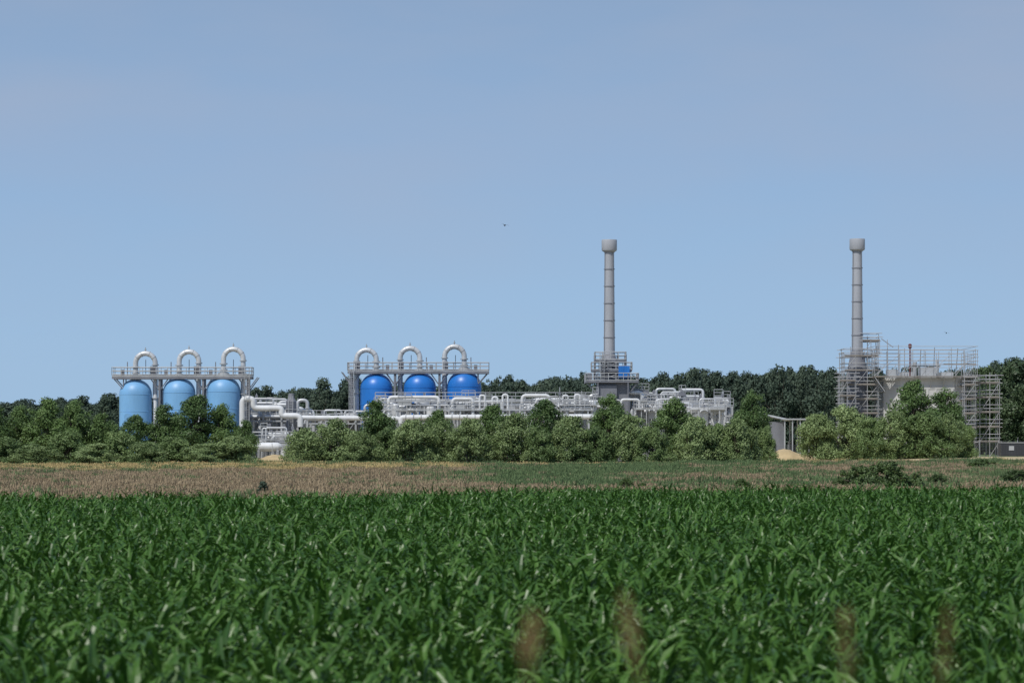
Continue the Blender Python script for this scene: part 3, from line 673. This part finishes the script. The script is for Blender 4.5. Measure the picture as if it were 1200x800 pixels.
stalk(731,692,4.6,-.09,1,.12,1.0); stalk(626,722,4.2,.05,2,.07,1.1); stalk(993,716,4.6,.01,3,.10,.25); stalk(1112,706,4.8,.05,4,.12,.25)
# ---------------------------------------------------------------- light / world / camera
el=math.radians(54); azv=Vector((-0.55,-0.83,0)).normalized()
sv=Vector((azv.x*math.cos(el),azv.y*math.cos(el),math.sin(el)))
ld=bpy.data.lights.new('sun','SUN'); ld.energy=3.3; ld.angle=math.radians(.5); ld.color=(1,.96,.89)
lo=bpy.data.objects.new('sun',ld); scene.collection.objects.link(lo); lo.rotation_euler=sv.to_track_quat('Z','Y').to_euler(); lo.location=(0,0,60)
w=bpy.data.worlds.new('World'); scene.world=w; w.use_nodes=True; nt=w.node_tree; bg=nt.nodes['Background']
sky=N(nt,'ShaderNodeTexSky'); sky.sky_type='NISHITA'; sky.sun_disc=False; sky.sun_elevation=el; sky.sun_rotation=math.atan2(azv.x,azv.y)%(2*math.pi)
sky.air_density=1.0; sky.dust_density=0.8; sky.ozone_density=2.0
tc=N(nt,'ShaderNodeTexCoord')
sx=N(nt,'ShaderNodeSeparateXYZ'); nt.links.new(tc.outputs['Generated'],sx.inputs[0])
hz=ramp(nt,[(0.0,(.340,.535,.770)),(0.05,(.305,.485,.735)),(0.10,(.275,.425,.665)),(0.16,(.255,.370,.565)),(1.0,(.22,.34,.56))]); nt.links.new(sx.outputs['Z'],hz.inputs[0])
hs=N(nt,'ShaderNodeMix',data_type='RGBA',blend_type='MULTIPLY'); hs.inputs[0].default_value=1; hs.inputs[7].default_value=(10,10,10,1); nt.links.new(hz.outputs[0],hs.inputs[6])
hf=ramp(nt,[(0.0,(.9,.9,.9)),(0.18,(.85,.85,.85)),(0.6,(.25,.25,.25))]); nt.links.new(sx.outputs['Z'],hf.inputs[0])
m1=N(nt,'ShaderNodeMix',data_type='RGBA'); nt.links.new(hf.outputs[0],m1.inputs[0]); nt.links.new(sky.outputs[0],m1.inputs[6]); nt.links.new(hs.outputs[2],m1.inputs[7])
mp=N(nt,'ShaderNodeMapping'); mp.inputs['Scale'].default_value=(4.0,4.0,14); mp.inputs['Rotation'].default_value=(0.0,0.06,0); nt.links.new(tc.outputs['Generated'],mp.inputs[0])
no=N(nt,'ShaderNodeTexNoise'); no.inputs['Scale'].default_value=1.9; no.inputs['Detail'].default_value=6; no.inputs['Roughness'].default_value=.5; nt.links.new(mp.outputs[0],no.inputs['Vector'])
r=ramp(nt,[(0.35,(0,0,0)),(0.80,(.6,.6,.6))]); nt.links.new(no.outputs['Fac'],r.inputs[0])
hgt=ramp(nt,[(0.03,(.2,.2,.2)),(0.15,(1,1,1))]); nt.links.new(sx.outputs['Z'],hgt.inputs[0])
mm=N(nt,'ShaderNodeMath',operation='MULTIPLY'); nt.links.new(r.outputs[0],mm.inputs[0]); nt.links.new(hgt.outputs[0],mm.inputs[1])
mx=N(nt,'ShaderNodeMix',data_type='RGBA'); nt.links.new(mm.outputs[0],mx.inputs[0]); nt.links.new(m1.outputs[2],mx.inputs[6]); mx.inputs[7].default_value=(3.9,4.4,5.6,1)
nt.links.new(mx.outputs[2],bg.inputs[0]); bg.inputs[1].default_value=0.1
cd=bpy.data.cameras.new('camera'); cd.lens=100; cd.sensor_width=36; cd.shift_y=0.1; cd.clip_end=12000; cd.clip_start=.1
cd.dof.use_dof=True; cd.dof.focus_distance=400; cd.dof.aperture_fstop=2.8
co=bpy.data.objects.new('camera',cd); scene.collection.objects.link(co); co.location=(0,0,CAMZ); co.rotation_euler=(math.pi/2,0,0); scene.camera=co
scene.view_settings.view_transform='Standard'; scene.view_settings.look='None'; scene.view_settings.exposure=0
